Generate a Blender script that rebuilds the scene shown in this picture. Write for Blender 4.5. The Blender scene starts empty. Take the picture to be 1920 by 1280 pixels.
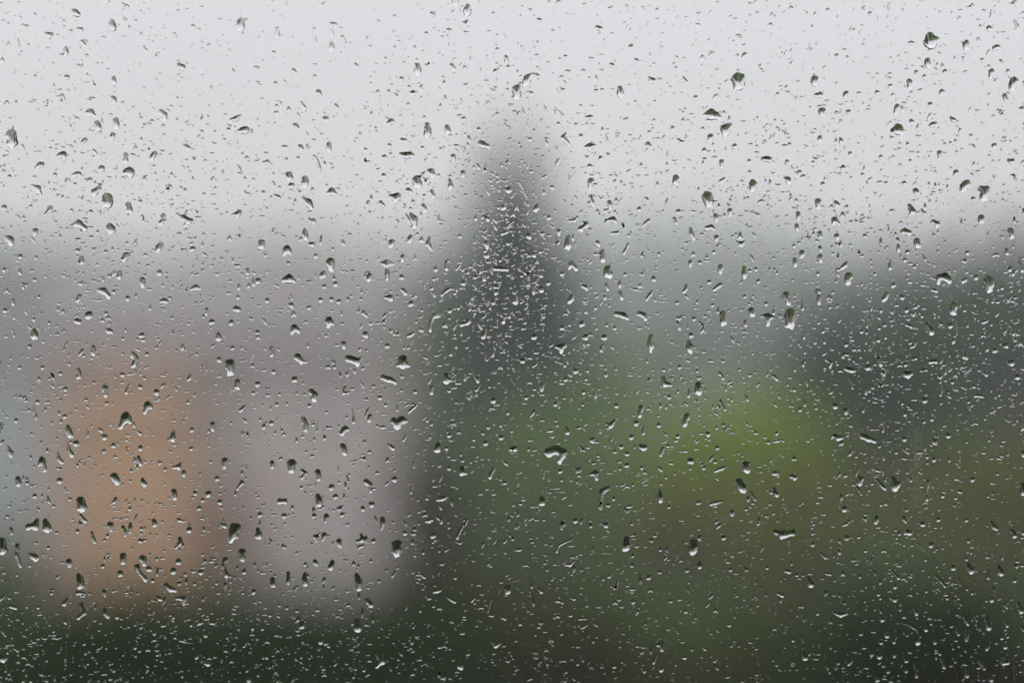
import bpy, math, random
import numpy as np
from mathutils import Vector

random.seed(7)
rng = np.random.default_rng(11)
S = bpy.context.scene
COL = S.collection

# ------------------------------------------------------------------ camera
PANE_Y = 0.538                 # outer face of the window pane, metres from the lens
cd = bpy.data.cameras.new('camera')
cam = bpy.data.objects.new('camera', cd)
COL.objects.link(cam)
cd.lens = 50.0
cd.sensor_width = 22.3
cd.clip_start = 0.01
cd.clip_end = 3000
cam.location = (0, 0, 0)
cam.rotation_euler = (math.radians(90), 0, 0)
cd.dof.use_dof = True
cd.dof.focus_distance = PANE_Y - 0.0010
cd.dof.aperture_fstop = 2.3
S.camera = cam
FPX = 50.0 / 22.3 * 1920      # focal length in photo pixels
MM = 0.5380 / FPX             # metres on the pane per photo pixel

# ------------------------------------------------------------------ light
SUN_EL, SUN_AZ = math.radians(55), math.radians(200)
W = bpy.data.worlds.new('World')
S.world = W
W.use_nodes = True
nt = W.node_tree
for n in list(nt.nodes):
    nt.nodes.remove(n)
N = nt.nodes.new
L = nt.links.new
out = N('ShaderNodeOutputWorld')
bg = N('ShaderNodeBackground')
bg.inputs['Strength'].default_value = 0.1
sky = N('ShaderNodeTexSky')
sky.sky_type = 'NISHITA'
sky.sun_disc = False
sky.sun_elevation = SUN_EL
sky.sun_rotation = SUN_AZ
sky.dust_density = 4.0
tc = N('ShaderNodeTexCoord')
sep = N('ShaderNodeSeparateXYZ')
L(tc.outputs['Generated'], sep.inputs[0])
mx = N('ShaderNodeMath'); mx.operation = 'MAXIMUM'; mx.inputs[1].default_value = 0.0
L(sep.outputs['Z'], mx.inputs[0])
ma = N('ShaderNodeMath'); ma.operation = 'MULTIPLY_ADD'
CLOUD_H, CLOUD_G = 7.35, 9.0          # overcast: cloud base near the horizon, gain towards the zenith
ma.inputs[1].default_value = CLOUD_G; ma.inputs[2].default_value = CLOUD_H
L(mx.outputs[0], ma.inputs[0])
noi = N('ShaderNodeTexNoise'); noi.inputs['Scale'].default_value = 1.6; noi.inputs['Detail'].default_value = 3
L(tc.outputs['Generated'], noi.inputs['Vector'])
nr = N('ShaderNodeMapRange'); nr.inputs[1].default_value = 0.3; nr.inputs[2].default_value = 0.7
nr.inputs[3].default_value = 0.93; nr.inputs[4].default_value = 1.05
L(noi.outputs[0], nr.inputs[0])
mm = N('ShaderNodeMath'); mm.operation = 'MULTIPLY'
L(ma.outputs[0], mm.inputs[0]); L(nr.outputs[0], mm.inputs[1])
comb = N('ShaderNodeVectorMath'); comb.operation = 'SCALE'
comb.inputs[0].default_value = (1.015, 0.99, 1.03)
L(mm.outputs[0], comb.inputs['Scale'])
mix = N('ShaderNodeMix'); mix.data_type = 'RGBA'
mix.inputs[0].default_value = 0.94       # nine tenths of the blue sky is hidden by cloud
L(sky.outputs[0], mix.inputs[6]); L(comb.outputs[0], mix.inputs[7])
L(mix.outputs[2], bg.inputs['Color'])
L(bg.outputs[0], out.inputs['Surface'])

sd_ = bpy.data.lights.new('sun', 'SUN')
sd_.energy = 1.1
sd_.angle = math.radians(40)
sd_.color = (1.0, 0.97, 0.93)
sun = bpy.data.objects.new('sun', sd_)
COL.objects.link(sun)
sun.location = (0, -5, 20)
# sun behind the camera's right shoulder, high above the cloud
dsun = Vector((math.sin(SUN_AZ) * math.cos(SUN_EL), math.cos(SUN_AZ) * math.cos(SUN_EL), math.sin(SUN_EL)))
sun.rotation_euler = dsun.to_track_quat('Z', 'Y').to_euler()

S.view_settings.view_transform = 'Standard'
S.view_settings.look = 'None'
S.view_settings.exposure = 0.0
S.view_settings.gamma = 1.0
S.view_settings.use_curve_mapping = False
S.render.engine = 'CYCLES'
cy = S.cycles
cy.use_denoising = True
cy.max_bounces = 14
cy.transmission_bounces = 12
cy.glossy_bounces = 6
cy.diffuse_bounces = 3
cy.volume_bounces = 2
cy.transparent_max_bounces = 12
cy.caustics_refractive = True
cy.sample_clamp_indirect = 6.0


# ------------------------------------------------------------------ helpers
def at(px, py, Y):
    """the world point at depth Y that lies on the line of sight of a photo pixel (used once, to read off real positions)"""
    return Vector(((px - 960) / FPX * Y, Y, -(py - 640) / FPX * Y))


def mat(name, color, rough=0.8, var=0.0, scale=3.0, color2=None, bump=0.0, spec=0.3):
    m = bpy.data.materials.new(name)
    m.use_nodes = True
    t = m.node_tree
    b = t.nodes['Principled BSDF']
    b.inputs['Roughness'].default_value = rough
    b.inputs['Specular IOR Level'].default_value = spec
    c = (*color, 1)
    b.inputs['Base Color'].default_value = c
    if var > 0 or color2:
        g = t.nodes.new('ShaderNodeNewGeometry')
        n = t.nodes.new('ShaderNodeTexNoise')
        n.inputs['Scale'].default_value = scale
        n.inputs['Detail'].default_value = 4
        t.links.new(g.outputs['Position'], n.inputs['Vector'])
        r = t.nodes.new('ShaderNodeValToRGB')
        r.color_ramp.elements[0].position = 0.32
        r.color_ramp.elements[1].position = 0.68
        c1 = color2 or tuple(min(1, v * (1 + var)) for v in color)
        c0 = tuple(v * (1 - var) for v in color)
        r.color_ramp.elements[0].color = (*c0, 1)
        r.color_ramp.elements[1].color = (*c1, 1)
        t.links.new(n.outputs[0], r.inputs[0])
        t.links.new(r.outputs[0], b.inputs['Base Color'])
        if bump:
            bp = t.nodes.new('ShaderNodeBump')
            bp.inputs['Strength'].default_value = bump
            t.links.new(n.outputs[0], bp.inputs['Height'])
            t.links.new(bp.outputs[0], b.inputs['Normal'])
    return m


def glass(name, ior, tint=(1, 1, 1)):
    m = bpy.data.materials.new(name)
    m.use_nodes = True
    t = m.node_tree
    for n in list(t.nodes):
        t.nodes.remove(n)
    o = t.nodes.new('ShaderNodeOutputMaterial')
    g = t.nodes.new('ShaderNodeBsdfGlass')
    g.inputs['IOR'].default_value = ior
    g.inputs['Roughness'].default_value = 0.0
    g.inputs['Color'].default_value = (*tint, 1)
    t.links.new(g.outputs[0], o.inputs['Surface'])
    return m


class MB:
    """collects vertices and faces and links them as one mesh object"""
    def __init__(s):
        s.v = []; s.f = []

    def box(s, x0, x1, y0, y1, z0, z1):
        b = len(s.v)
        s.v += [(x0, y0, z0), (x1, y0, z0), (x1, y1, z0), (x0, y1, z0), (x0, y0, z1), (x1, y0, z1), (x1, y1, z1), (x0, y1, z1)]
        s.f += [tuple(b + i for i in q) for q in ((0, 3, 2, 1), (4, 5, 6, 7), (0, 1, 5, 4), (1, 2, 6, 5), (2, 3, 7, 6), (3, 0, 4, 7))]
        return s

    def poly(s, pts, faces):
        b = len(s.v)
        s.v += [tuple(p) for p in pts]
        s.f += [tuple(b + i for i in q) for q in faces]
        return s

    def tube(s, pts, rad, seg=8):
        b = len(s.v)
        n = len(pts)
        pts = [Vector(p) for p in pts]
        for i, p in enumerate(pts):
            d = (pts[min(i + 1, n - 1)] - pts[max(i - 1, 0)]).normalized()
            u = d.orthogonal().normalized()
            w = d.cross(u)
            for k in range(seg):
                a = 2 * math.pi * k / seg
                s.v.append(tuple(p + (u * math.cos(a) + w * math.sin(a)) * rad[i]))
        for i in range(n - 1):
            for k in range(seg):
                k2 = (k + 1) % seg
                s.f.append((b + i * seg + k, b + i * seg + k2, b + (i + 1) * seg + k2, b + (i + 1) * seg + k))
        s.f.append(tuple(b + k for k in reversed(range(seg))))
        s.f.append(tuple(b + (n - 1) * seg + k for k in range(seg)))
        return s

    def build(s, name, m, parent=None, smooth=False):
        me = bpy.data.meshes.new(name)
        me.from_pydata(s.v, [], s.f)
        me.materials.append(m)
        if smooth:
            me.shade_smooth()
        o = bpy.data.objects.new(name, me)
        COL.objects.link(o)
        o.parent = parent
        return o


def tag(o, label=None, cat=None, group=None, kind=None):
    if label: o['label'] = label
    if cat: o['category'] = cat
    if group: o['group'] = group
    if kind: o['kind'] = kind
    return o


def empty(name, loc=(0, 0, 0)):
    o = bpy.data.objects.new(name, None)
    o.empty_display_size = 0.3
    o.location = loc
    COL.objects.link(o)
    return o


def quick_mesh(name, verts, quads, m, parent=None, smooth_faces=None, tris=None):
    """fast numpy mesh of quads (and triangles)"""
    me = bpy.data.meshes.new(name)
    nq = len(quads); ntr = 0 if tris is None else len(tris)
    me.vertices.add(len(verts))
    me.vertices.foreach_set('co', np.asarray(verts, dtype=np.float32).ravel())
    idx = np.asarray(quads, dtype=np.int32).ravel()
    if ntr:
        idx = np.concatenate([idx, np.asarray(tris, dtype=np.int32).ravel()])
    me.loops.add(len(idx))
    me.loops.foreach_set('vertex_index', idx)
    me.polygons.add(nq + ntr)
    st = np.concatenate([np.arange(nq) * 4, nq * 4 + np.arange(ntr) * 3]).astype(np.int32)
    me.polygons.foreach_set('loop_start', st)
    me.update(calc_edges=True)
    if smooth_faces is not None:
        me.polygons.foreach_set('use_smooth', smooth_faces)
    me.materials.append(m)
    o = bpy.data.objects.new(name, me)
    COL.objects.link(o)
    o.parent = parent
    return o


def leaves(points, size, droop=0.0):
    """leaf-sized quads, each at a point with a random attitude; returns verts, quads"""
    n = len(points)
    d1 = rng.normal(size=(n, 3)); d1[:, 2] = d1[:, 2] * 0.6 - droop
    d1 /= np.linalg.norm(d1, axis=1)[:, None]
    d2 = rng.normal(size=(n, 3)); d2 -= (d2 * d1).sum(1)[:, None] * d1
    d2 /= np.linalg.norm(d2, axis=1)[:, None]
    sz = size * rng.uniform(0.6, 1.4, n)[:, None]
    a = points - d1 * sz * 0.5; b = points + d2 * sz * 0.32
    c = points + d1 * sz * 0.6; d = points - d2 * sz * 0.32
    v = np.stack([a, b, c, d], 1).reshape(-1, 3)
    return v, np.arange(n * 4).reshape(n, 4)


def blob_points(ells, n, clump=0.28, per=22):
    """points in clumps near the skin of several ellipsoids (cx,cy,cz,rx,ry,rz)"""
    vol = np.array([e[3] * e[4] * e[5] for e in ells]) ** 0.67
    out_ = []
    for e, k in zip(ells, np.maximum(1, (n * vol / vol.sum() / per).astype(int))):
        d = rng.normal(size=(k, 3)); d /= np.linalg.norm(d, axis=1)[:, None]
        r = rng.uniform(0.45, 1.04, k)[:, None] ** 0.6
        c = np.array(e[:3]) + d * r * np.array(e[3:])
        cs = clump * rng.uniform(0.6, 1.5, k)
        p = c[:, None, :] + rng.normal(size=(k, per, 3)) * cs[:, None, None] * np.array([1, 1, 0.62])
        out_.append(p.reshape(-1, 3))
    return np.concatenate(out_)


# ------------------------------------------------------------------ materials
M = {
    'water': glass('rain_water', 1.333),
    'glass': glass('window_glass', 1.45, (0.985, 0.995, 0.99)),
    'lawn': mat('lawn_grass', (0.034, 0.050, 0.011), 0.9, 0.35, 0.35, bump=0.3, spec=0.0),
    'hill': mat('hill_field', (0.06, 0.08, 0.05), 0.95, 0.3, 0.02, spec=0.0),
    'path': mat('path_gravel', (0.085, 0.06, 0.04), 0.9, 0.25, 6),
    'wall_pink': mat('pink_grey_render', (0.47, 0.405, 0.41), 0.85, 0.06, 2, bump=0.1),
    'wall_orange': mat('orange_render', (0.50, 0.315, 0.20), 0.85, 0.08, 2.5, bump=0.1),
    'roof_grey': mat('mauve_slate', (0.20, 0.187, 0.193), 0.6, 0.15, 5),
    'roof_brown': mat('brown_tile', (0.34, 0.23, 0.17), 0.7, 0.15, 5),
    'white': mat('white_paint', (0.7, 0.7, 0.68), 0.5),
    'win_dark': mat('dark_window_glass', (0.12, 0.13, 0.14), 0.08, spec=0.6),
    'wood': mat('door_wood', (0.16, 0.09, 0.05), 0.6, 0.2, 8),
    'pale': mat('pale_render', (0.36, 0.40, 0.43), 0.85, 0.05, 2),
    'bark': mat('bark', (0.07, 0.055, 0.04), 0.9, 0.3, 6, bump=0.3),
    'plaster': mat('room_plaster', (0.16, 0.155, 0.15), 0.9, 0.03, 3),
    'boards': mat('room_floor_boards', (0.09, 0.055, 0.035), 0.5, 0.2, 4),
    'frame': mat('window_frame_paint', (0.35, 0.34, 0.32), 0.5, 0.04, 9),
    'facade': mat('facade_render', (0.14, 0.125, 0.12), 0.9, 0.1, 4),
}
LEAF = {}
def leaf_mat(key, c, var=0.35):
    LEAF[key] = mat('foliage_' + key, c, 0.8, var, 1.2, spec=0.0)
leaf_mat('conifer', (0.026, 0.060, 0.030))
leaf_mat('wood', (0.021, 0.050, 0.012))
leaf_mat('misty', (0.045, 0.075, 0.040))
leaf_mat('lime', (0.24, 0.325, 0.014), 0.25)
leaf_mat('fresh', (0.15, 0.25, 0.05))
leaf_mat('olive', (0.040, 0.052, 0.014))
leaf_mat('moss', (0.115, 0.15, 0.010))
leaf_mat('hedge', (0.014, 0.034, 0.008))
leaf_mat('slate', (0.022, 0.036, 0.020))
leaf_mat('black', (0.009, 0.011, 0.007))

GZ = -5.0        # the garden lies five metres below the upstairs window

# ------------------------------------------------------------------ ground, hills
def sheet(name, x0, x1, y0, y1, nx, ny, zf, m):
    xs = np.linspace(x0, x1, nx); ys = np.linspace(y0, y1, ny)
    X, Y = np.meshgrid(xs, ys)
    V = np.stack([X, Y, zf(X, Y)], -1).reshape(-1, 3)
    i = np.arange((ny - 1) * (nx - 1)); r, c = i // (nx - 1), i % (nx - 1)
    a = r * nx + c
    Q = np.stack([a, a + 1, a + nx + 1, a + nx], 1)
    return quick_mesh(name, V, Q, m, None, np.ones(len(Q), bool))

tag(sheet('ground', -520, 520, -8, 612, 90, 70,
          lambda X, Y: GZ + 0.12 * np.sin(X * 0.21) * np.sin(Y * 0.17) * np.clip(Y / 30, 0, 1), M['lawn']), kind='structure')
tag(sheet('hills', -515, 515, 400, 606, 80, 20,
          lambda X, Y: GZ - 0.5 + np.sin(np.clip((Y - 400) / 206, 0, 1) * math.pi * 0.5) * (26 + 5 * np.sin(X * 0.017 + 1) + 3 * np.sin(X * 0.041)), M['hill']), kind='structure')
pth = MB()
for i in range(14):
    x0, x1 = -4 + i * 1.2, -4 + (i + 1) * 1.2
    f = lambda x: 31.5 + 0.25 * (x - 2) ** 2 * 0.15
    pth.poly([(x0, f(x0), GZ + .135), (x1, f(x1), GZ + .135), (x1, f(x1) + 1.6, GZ + .135), (x0, f(x0) + 1.6, GZ + .135)], [(0, 1, 2, 3)])
tag(pth.build('path', M['path']), kind='structure')

# far wood along the foot of the hills: one mass in the mist
pts = []
for k in range(420):
    x = rng.uniform(-230, 230); y = rng.uniform(290, 400)
    h = rng.uniform(14, 21) + 2.5 * math.sin(x * 0.05)
    r = rng.uniform(3.8, 6.5)
    d = rng.normal(size=(90, 3)); d /= np.linalg.norm(d, axis=1)[:, None]
    pts.append(np.array([x, y, GZ + h * 0.58]) + d * np.array([r, r, h * 0.45]) * rng.uniform(0.75, 1.03, 90)[:, None])
v, q = leaves(np.concatenate(pts), 1.7)
tag(quick_mesh('distant_woods', v, q, LEAF['misty']), 'grey misty wood along the foot of the hills', 'wood', kind='stuff')


# ------------------------------------------------------------------ trees and shrubs
def trunk_mesh(x, y, z0, z1, r, parent, lean=0.0, limbs=5, spread=1.5):
    t = MB()
    pts_ = [(x + lean * s * s, y, z0 + (z1 - z0) * s) for s in (0, .25, .5, .75, 1)]
    t.tube(pts_, [r, r * .82, r * .62, r * .4, r * .12])
    for k in range(limbs):
        s = 0.35 + 0.5 * k / max(1, limbs)
        b = Vector((x + lean * s * s, y, z0 + (z1 - z0) * s))
        a = k * 2.4 + x
        e = b + Vector((math.cos(a) * spread, math.sin(a) * spread, spread * 0.9))
        t.tube([b, (b + e) / 2 + Vector((0, 0, -.1)), e], [r * .35, r * .22, r * .06], 6)
    t.build('trunk', M['bark'], parent, True)


def broad_tree(name, label, cat, key, X, Y, top, width, n, base=GZ, leaf=0.2, group=None, ells=None, tr=0.22, low=0.12):
    root = empty(name, (X, Y, base))
    tag(root, label, cat, group)
    h = top - base
    trunk_mesh(0, 0, 0, h * 0.82, tr, root, lean=rng.uniform(-.3, .3), spread=width * 0.32)
    if ells is None:
        ells = [(0, 0, h * (0.5 + low), width * .46, width * .46, h * (0.5 - low) * 0.98)]
        for k in range(6):
            a = k * 1.05 + X
            zz = h * rng.uniform(0.35 + low, 0.8)
            ells.append((math.cos(a) * width * .28, math.sin(a) * width * .28, zz, width * .24, width * .24, h * .17))
    v, q = leaves(blob_points(ells, n, clump=leaf * 1.6), leaf)
    quick_mesh('crown', v, q, LEAF[key], root)
    return root


def conifer(name, label, key, X, Y, top, rad, n, base=GZ, columnar=0.5, leaf=0.16, group=None, bare=0.08):
    root = empty(name, (X, Y, base))
    tag(root, label, 'conifer', group)
    h = top - base
    trunk_mesh(0, 0, 0, h * 0.97, 0.05 * rad + 0.14, root, limbs=0)
    nb = int(n / 42)
    t = rng.uniform(0, 1, nb) ** 0.9
    R = rad * np.minimum(1, (1 - t) * (1.35 + columnar * 1.6)) ** 0.9 * rng.uniform(0.72, 1.1, nb)
    az = rng.uniform(0, 2 * math.pi, nb)
    zz = h * (bare + (1 - bare) * t)
    s = rng.uniform(0.12, 1, (nb, 42)) ** 0.8
    px_ = np.cos(az)[:, None] * R[:, None] * s + rng.normal(size=(nb, 42)) * .10
    py_ = np.sin(az)[:, None] * R[:, None] * s + rng.normal(size=(nb, 42)) * .10
    pz_ = zz[:, None] - R[:, None] * s * 0.32 + R[:, None] * s * s * 0.22 + rng.normal(size=(nb, 42)) * .07
    P = np.stack([px_, py_, pz_], -1).reshape(-1, 3)
    P = P[P[:, 2] > 0.1]
    v, q = leaves(P, leaf, 0.3)
    quick_mesh('crown', v, q, LEAF[key], root)
    return root


def shrub(name, label, key, X, Y, top, wx, n, base=GZ, leaf=0.13, wy=None, group=None, cat='shrub'):
    root = empty(name, (X, Y, base))
    tag(root, label, cat, group)
    h = top - base
    wy = wy or wx * 0.8
    st = MB()
    for k in range(4):
        a = k * 1.6 + X
        st.tube([(0, 0, 0), (math.cos(a) * wx * .12, math.sin(a) * wy * .12, h * .35), (math.cos(a) * wx * .25, math.sin(a) * wy * .25, h * .7)], [.05, .035, .012], 6)
    st.build('stem', M['bark'], root, True)
    ells = [(0, 0, h * .48, wx * .42, wy * .42, h * .46)]
    for k in range(7):
        a = k * .9 + X * 3
        ells.append((math.cos(a) * wx * .3, math.sin(a) * wy * .3, h * rng.uniform(.22, .72), wx * .2, wy * .2, h * .24))
    v, q = leaves(blob_points(ells, n, clump=leaf * 1.8), leaf)
    v[:, 2] = np.maximum(v[:, 2], 0.02)
    quick_mesh('foliage', v, q, LEAF[key], root)
    return root


def P(px, py, Y):
    p = at(px, py, Y)
    return p.x, p.z

# the tall one in the middle
x, z = P(962, 243, 72)
conifer('tall_conifer', 'tall narrow dark conifer rising alone into the pale sky', 'conifer', x, 72, z, 2.5, 70000, columnar=0.42, leaf=0.2)

# misty trees left of it
for px, py, Y, w, lab in ((650, 440, 230, 11, 'grey misty tree beyond the right end of the house roof'),
                          (800, 480, 210, 8.5, 'small misty tree just left of the tall conifer'),
                          (420, 440, 260, 13, 'misty tree rising behind the middle of the house roof'),
                          (1300, 580, 190, 15, 'misty tree in the gap between the conifer and the right hand wood'),
                          (80, 450, 220, 12, 'blue-grey misty tree at the left edge behind the house')):
    x, z = P(px, py, Y)
    broad_tree('misty_tree', lab, 'tree', 'misty', x, Y, z, w, 5000, leaf=0.7, group='trees fading into the mist')
x, z = P(790, 585, 95)
broad_tree('garden_tree', 'soft green tree between the house and the tall conifer', 'tree', 'fresh', x, 95, z, 5.6, 9000, leaf=0.22)
x, z = P(1130, 660, 85)
broad_tree('garden_tree', 'green tree at the right foot of the tall conifer', 'tree', 'fresh', x, 85, z, 4.4, 6000, leaf=0.22)

# the dark wood at right
for px, py, Y, r, key, lab in ((1560, 505, 84, 2.9, 'wood', 'hazy conifer at the left end of the right hand wood'),
                               (1700, 450, 88, 3.2, 'wood', 'hazy conifer standing second from the left in the right hand wood'),
                               (1830, 405, 84, 3.4, 'wood', 'hazy conifer standing highest near the right edge'),
                               (1950, 400, 80, 3.4, 'wood', 'hazy conifer cut by the right edge of the picture')):
    x, z = P(px, py, Y)
    conifer('hazy_conifer', lab, key, x, Y, z, r, 7000, columnar=0.25, leaf=0.3, group='conifers of the right hand wood')
for px, py, Y, w, key, lab in ((1545, 650, 54, 3.2, 'slate', 'dark slate green tree beside the lime green bush'),
                               (1670, 620, 60, 3.4, 'wood', 'dark green tree in the middle of the right hand wood'),
                               (1800, 505, 80, 5.0, 'wood', 'dark green tree near the right edge of the wood'),
                               (1930, 480, 76, 5.0, 'wood', 'dark green tree cut by the right edge of the picture')):
    x, z = P(px, py, Y)
    broad_tree('dark_tree', lab, 'tree', key, x, Y, z, w, 8000, leaf=0.22, group='dark trees of the right hand wood', low=0.05)

# shrubs of the middle garden
x, z = P(1385, 715, 50)
shrub('lime_bush', 'bright lime green rounded bush in the middle of the garden', 'lime', x, 50, z, 4.3, 18000, cat='bush')
x, z = P(1500, 820, 48)
shrub('lime_bush', 'smaller lime green bush touching the right side of the bright one', 'moss', x, 48, z, 2.2, 6000, cat='bush')
x, z = P(1260, 850, 47)
shrub('green_bush', 'mid green bush touching the left side of the lime bush', 'moss', x, 47, z, 2.4, 6000, cat='bush')
x, z = P(1000, 720, 52)
shrub('green_bush', 'fresh green bush in front of the tall conifer', 'fresh', x, 52, z, 3.9, 11000, cat='bush')
x, z = P(800, 830, 48)
shrub('dark_bush', 'dark grey green bush beside the right corner of the house', 'olive', x, 48, z, 1.7, 7000, cat='bush')
x, z = P(1850, 790, 46)
shrub('moss_bush', 'moss green bush in front of the right hand wood', 'moss', x, 46, z, 3.8, 10000, cat='bush')
x, z = P(1560, 960, 40)
shrub('moss_bush', 'low moss green bush right of the lime bush', 'moss', x, 44, z, 2.6, 6000, cat='bush')

# near shrubs below the window, seen along the bottom of the picture
for px, py, Y, w, key, lab in ((60, 1000, 17, 2.6, 'hedge', 'dark green bush in the lower left corner'),
                               (440, 1040, 16, 2.4, 'hedge', 'dark green bush below the pink grey house wall'),
                               (690, 1045, 17, 2.0, 'hedge', 'dark green bush below the right corner of the house'),
                               (250, 1035, 16.5, 2.2, 'hedge', 'dark green bush below the orange extension of the house'),
                               (1060, 1040, 20, 1.9, 'olive', 'dark olive bush at the bottom middle'),
                               (860, 1020, 22, 1.6, 'olive', 'dark olive bush at the bottom left of the middle'),
                               (1420, 1060, 18, 2.2, 'olive', 'dark olive bush below the lime green bush'),
                               (1700, 1020, 18, 2.2, 'hedge', 'dark olive bush below the moss green bush')):
    x, z = P(px, py, Y)
    shrub('near_bush', lab, key, x, Y, z, w, 8000, cat='bush', group='dark bushes along the near edge of the garden', leaf=0.11)
x, z = P(1870, 1030, 13)
shrub('near_evergreen', 'almost black evergreen filling the lower right corner', 'black', x, 13, z, 2.7, 12000, cat='bush', leaf=0.08)

# below and beside the picture (only the drops look there)
for i, (X, Y, top, w) in enumerate(((-7, 13, -2.9, 4.4), (-2, 13.5, -2.9, 4.4), (3, 13.5, -2.8, 4.4), (8.5, 13, -2.6, 4.4), (-4.5, 8.5, -3.7, 4.2), (.5, 8, -3.9, 4.2), (5.5, 8.8, -3.6, 4))):
    shrub('garden_shrub', 'dark shrub under the window, %s' % ('at the far left', 'far row, left of the middle', 'far row, right of the middle', 'at the far right', 'near row, at left', 'near row, in the middle', 'near row, at right')[i], 'hedge' if i % 2 else 'olive', X, Y, top, w, 5000, group='shrubs close under the window', leaf=0.12)
for X, Y, top, w, lab in ((13.5, 34, 8.5, 6, 'tall dark tree just outside the right of the picture'),
                          (-14.5, 36, 8.0, 6, 'tall dark tree just outside the left of the picture'),
                          (9.5, 20, 4.5, 4.5, 'dark tree close to the house at right, outside the picture')):
    broad_tree('side_tree', lab, 'tree', 'slate', X, Y, top, w, 8000, leaf=0.22)


# ------------------------------------------------------------------ the house at left
def window_part(parent, x, y, z, w, h):
    f = MB()
    f.box(x - w / 2, x + w / 2, y - .05, y - .004, z, z + .07).box(x - w / 2, x + w / 2, y - .05, y - .004, z + h - .07, z + h)
    f.box(x - w / 2, x - w / 2 + .07, y - .05, y - .004, z + .07, z + h - .07).box(x + w / 2 - .07, x + w / 2, y - .05, y - .004, z + .07, z + h - .07)
    f.box(x - .025, x + .025, y - .045, y - .006, z + .07, z + h - .07)
    wn = MB().box(x - w / 2 + .07, x + w / 2 - .07, y - .02, y - .003, z + .07, z + h - .07).build('window', M['win_dark'], parent)
    f.build('frame', M['white'], wn)
    MB().box(x - w / 2 - .06, x + w / 2 + .06, y - .12, y - .003, z - .08, z - .004).build('sill', M['white'], wn)


hx0, hz = P(55, 640, 46); hx1, _ = P(722, 640, 46)
hw = hx1 - hx0
house = empty('house', (hx0, 46, GZ))
tag(house, 'pink grey house with a slate roof and an orange extension at left', 'house')
HH = 5.0
MB().box(0, hw, 0, 7, -.05, HH).build('wall', M['wall_pink'], house)
rf = MB()
rf.poly([(-.3, -.35, HH - .1), (hw + .3, -.35, HH - .1), (hw + .3, 3.5, HH + 1.75), (-.3, 3.5, HH + 1.75), (-.3, 7.35, HH - .1), (hw + .3, 7.35, HH - .1),
         (-.3, -.35, HH + .05), (hw + .3, -.35, HH + .05), (hw + .3, 3.5, HH + 1.92), (-.3, 3.5, HH + 1.92), (-.3, 7.35, HH + .05), (hw + .3, 7.35, HH + .05)],
        [(3, 2, 1, 0), (4, 5, 2, 3), (6, 7, 8, 9), (9, 8, 11, 10), (0, 1, 7, 6), (5, 4, 10, 11), (0, 6, 9, 3), (3, 9, 10, 4), (1, 2, 8, 7), (2, 5, 11, 8)])
roof = rf.build('roof', M['roof_grey'], house)
for xx in (.0, hw - .12):
    gb = MB()
    gb.poly([(xx, 0.02, HH), (xx + .12, 0.02, HH), (xx + .12, 6.98, HH), (xx, 6.98, HH), (xx, 3.5, HH + 1.7), (xx + .12, 3.5, HH + 1.7)],
            [(0, 3, 4), (1, 5, 2), (0, 4, 5, 1), (3, 2, 5, 4), (0, 1, 2, 3)])
    gb.build('gable', M['wall_pink'], house)
MB().box(hw * .62, hw * .62 + .6, 3.2, 3.8, HH + 1.5, HH + 2.5).build('chimney', M['wall_pink'], roof)
for wx_, wz_ in ((hw * .56, 3.2), (hw * .84, 3.2), (hw * .84, .9)):
    window_part(house, wx_, 0, wz_, .8, 1.05)
door = MB().box(hw * .56 - .45, hw * .56 + .45, -.06, -.003, .02, 2.05).build('door', M['wood'], house)
MB().box(hw * .56 + .3, hw * .56 + .34, -.11, -.06, .98, 1.1).build('handle', M['white'], door)
e0 = P(85, 0, 43)[0] - hx0; e1 = P(330, 0, 43)[0] - hx0
ext = MB().box(e0, e1, -1.1, -.004, -.05, 3.85)
ex = ext.build('extension', M['wall_orange'], house)
er = MB()
er.poly([(e0 - .15, -1.3, 3.85), (e1 + .15, -1.3, 3.85), (e1 + .15, -.005, 4.45), (e0 - .15, -.005, 4.45),
         (e0 - .15, -1.3, 3.97), (e1 + .15, -1.3, 3.97), (e1 + .15, -.005, 4.57), (e0 - .15, -.005, 4.57)],
        [(0, 3, 2, 1), (4, 5, 6, 7), (0, 1, 5, 4), (1, 2, 6, 5), (2, 3, 7, 6), (3, 0, 4, 7)])
er.build('extension_roof', M['roof_brown'], ex)

gx, _ = P(-330, 0, 60); gx1, gz1 = P(52, 700, 60)
gar = empty('pale_building', (gx, 60, GZ))
tag(gar, 'pale blue grey outbuilding showing at the left edge beside the house', 'outbuilding')
MB().box(0, gx1 - gx, 0, 6, -.05, gz1 - GZ).build('wall', M['pale'], gar)
MB().box(-.2, gx1 - gx + .1, -.2, 6.2, gz1 - GZ + .003, gz1 - GZ + .22).build('roof', M['roof_grey'], gar)

# ------------------------------------------------------------------ the room and its window
PI_Y = PANE_Y - 0.004
WX0, WX1, WZ0, WZ1 = -0.62, 0.62, -0.62, 0.72
rw = MB()
y0, y1 = PI_Y - 0.06, PANE_Y + 0.16
rw.box(-2.6, WX0, y0, y1, -1.5, 1.3).box(WX1, 2.6, y0, y1, -1.5, 1.3).box(WX0, WX1, y0, y1, -1.5, WZ0).box(WX0, WX1, y0, y1, WZ1, 1.3)
tag(rw.build('window_wall', M['plaster']), kind='structure')
fc = MB()
fc.box(-2.8, 2.8, y1 + .003, y1 + .03, GZ, WZ0 - .03).box(-2.8, WX0 - .03, y1 + .003, y1 + .03, WZ0 - .03, 1.6).box(WX1 + .03, 2.8, y1 + .003, y1 + .03, WZ0 - .03, 1.6).box(WX0 - .03, WX1 + .03, y1 + .003, y1 + .03, WZ1 + .03, 1.6)
tag(fc.build('facade', M['facade']), kind='structure')
tag(MB().box(-2.6, -2.5, -3.6, y0 - .003, -1.5, 1.3).build('left_wall', M['plaster']), kind='structure')
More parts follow.
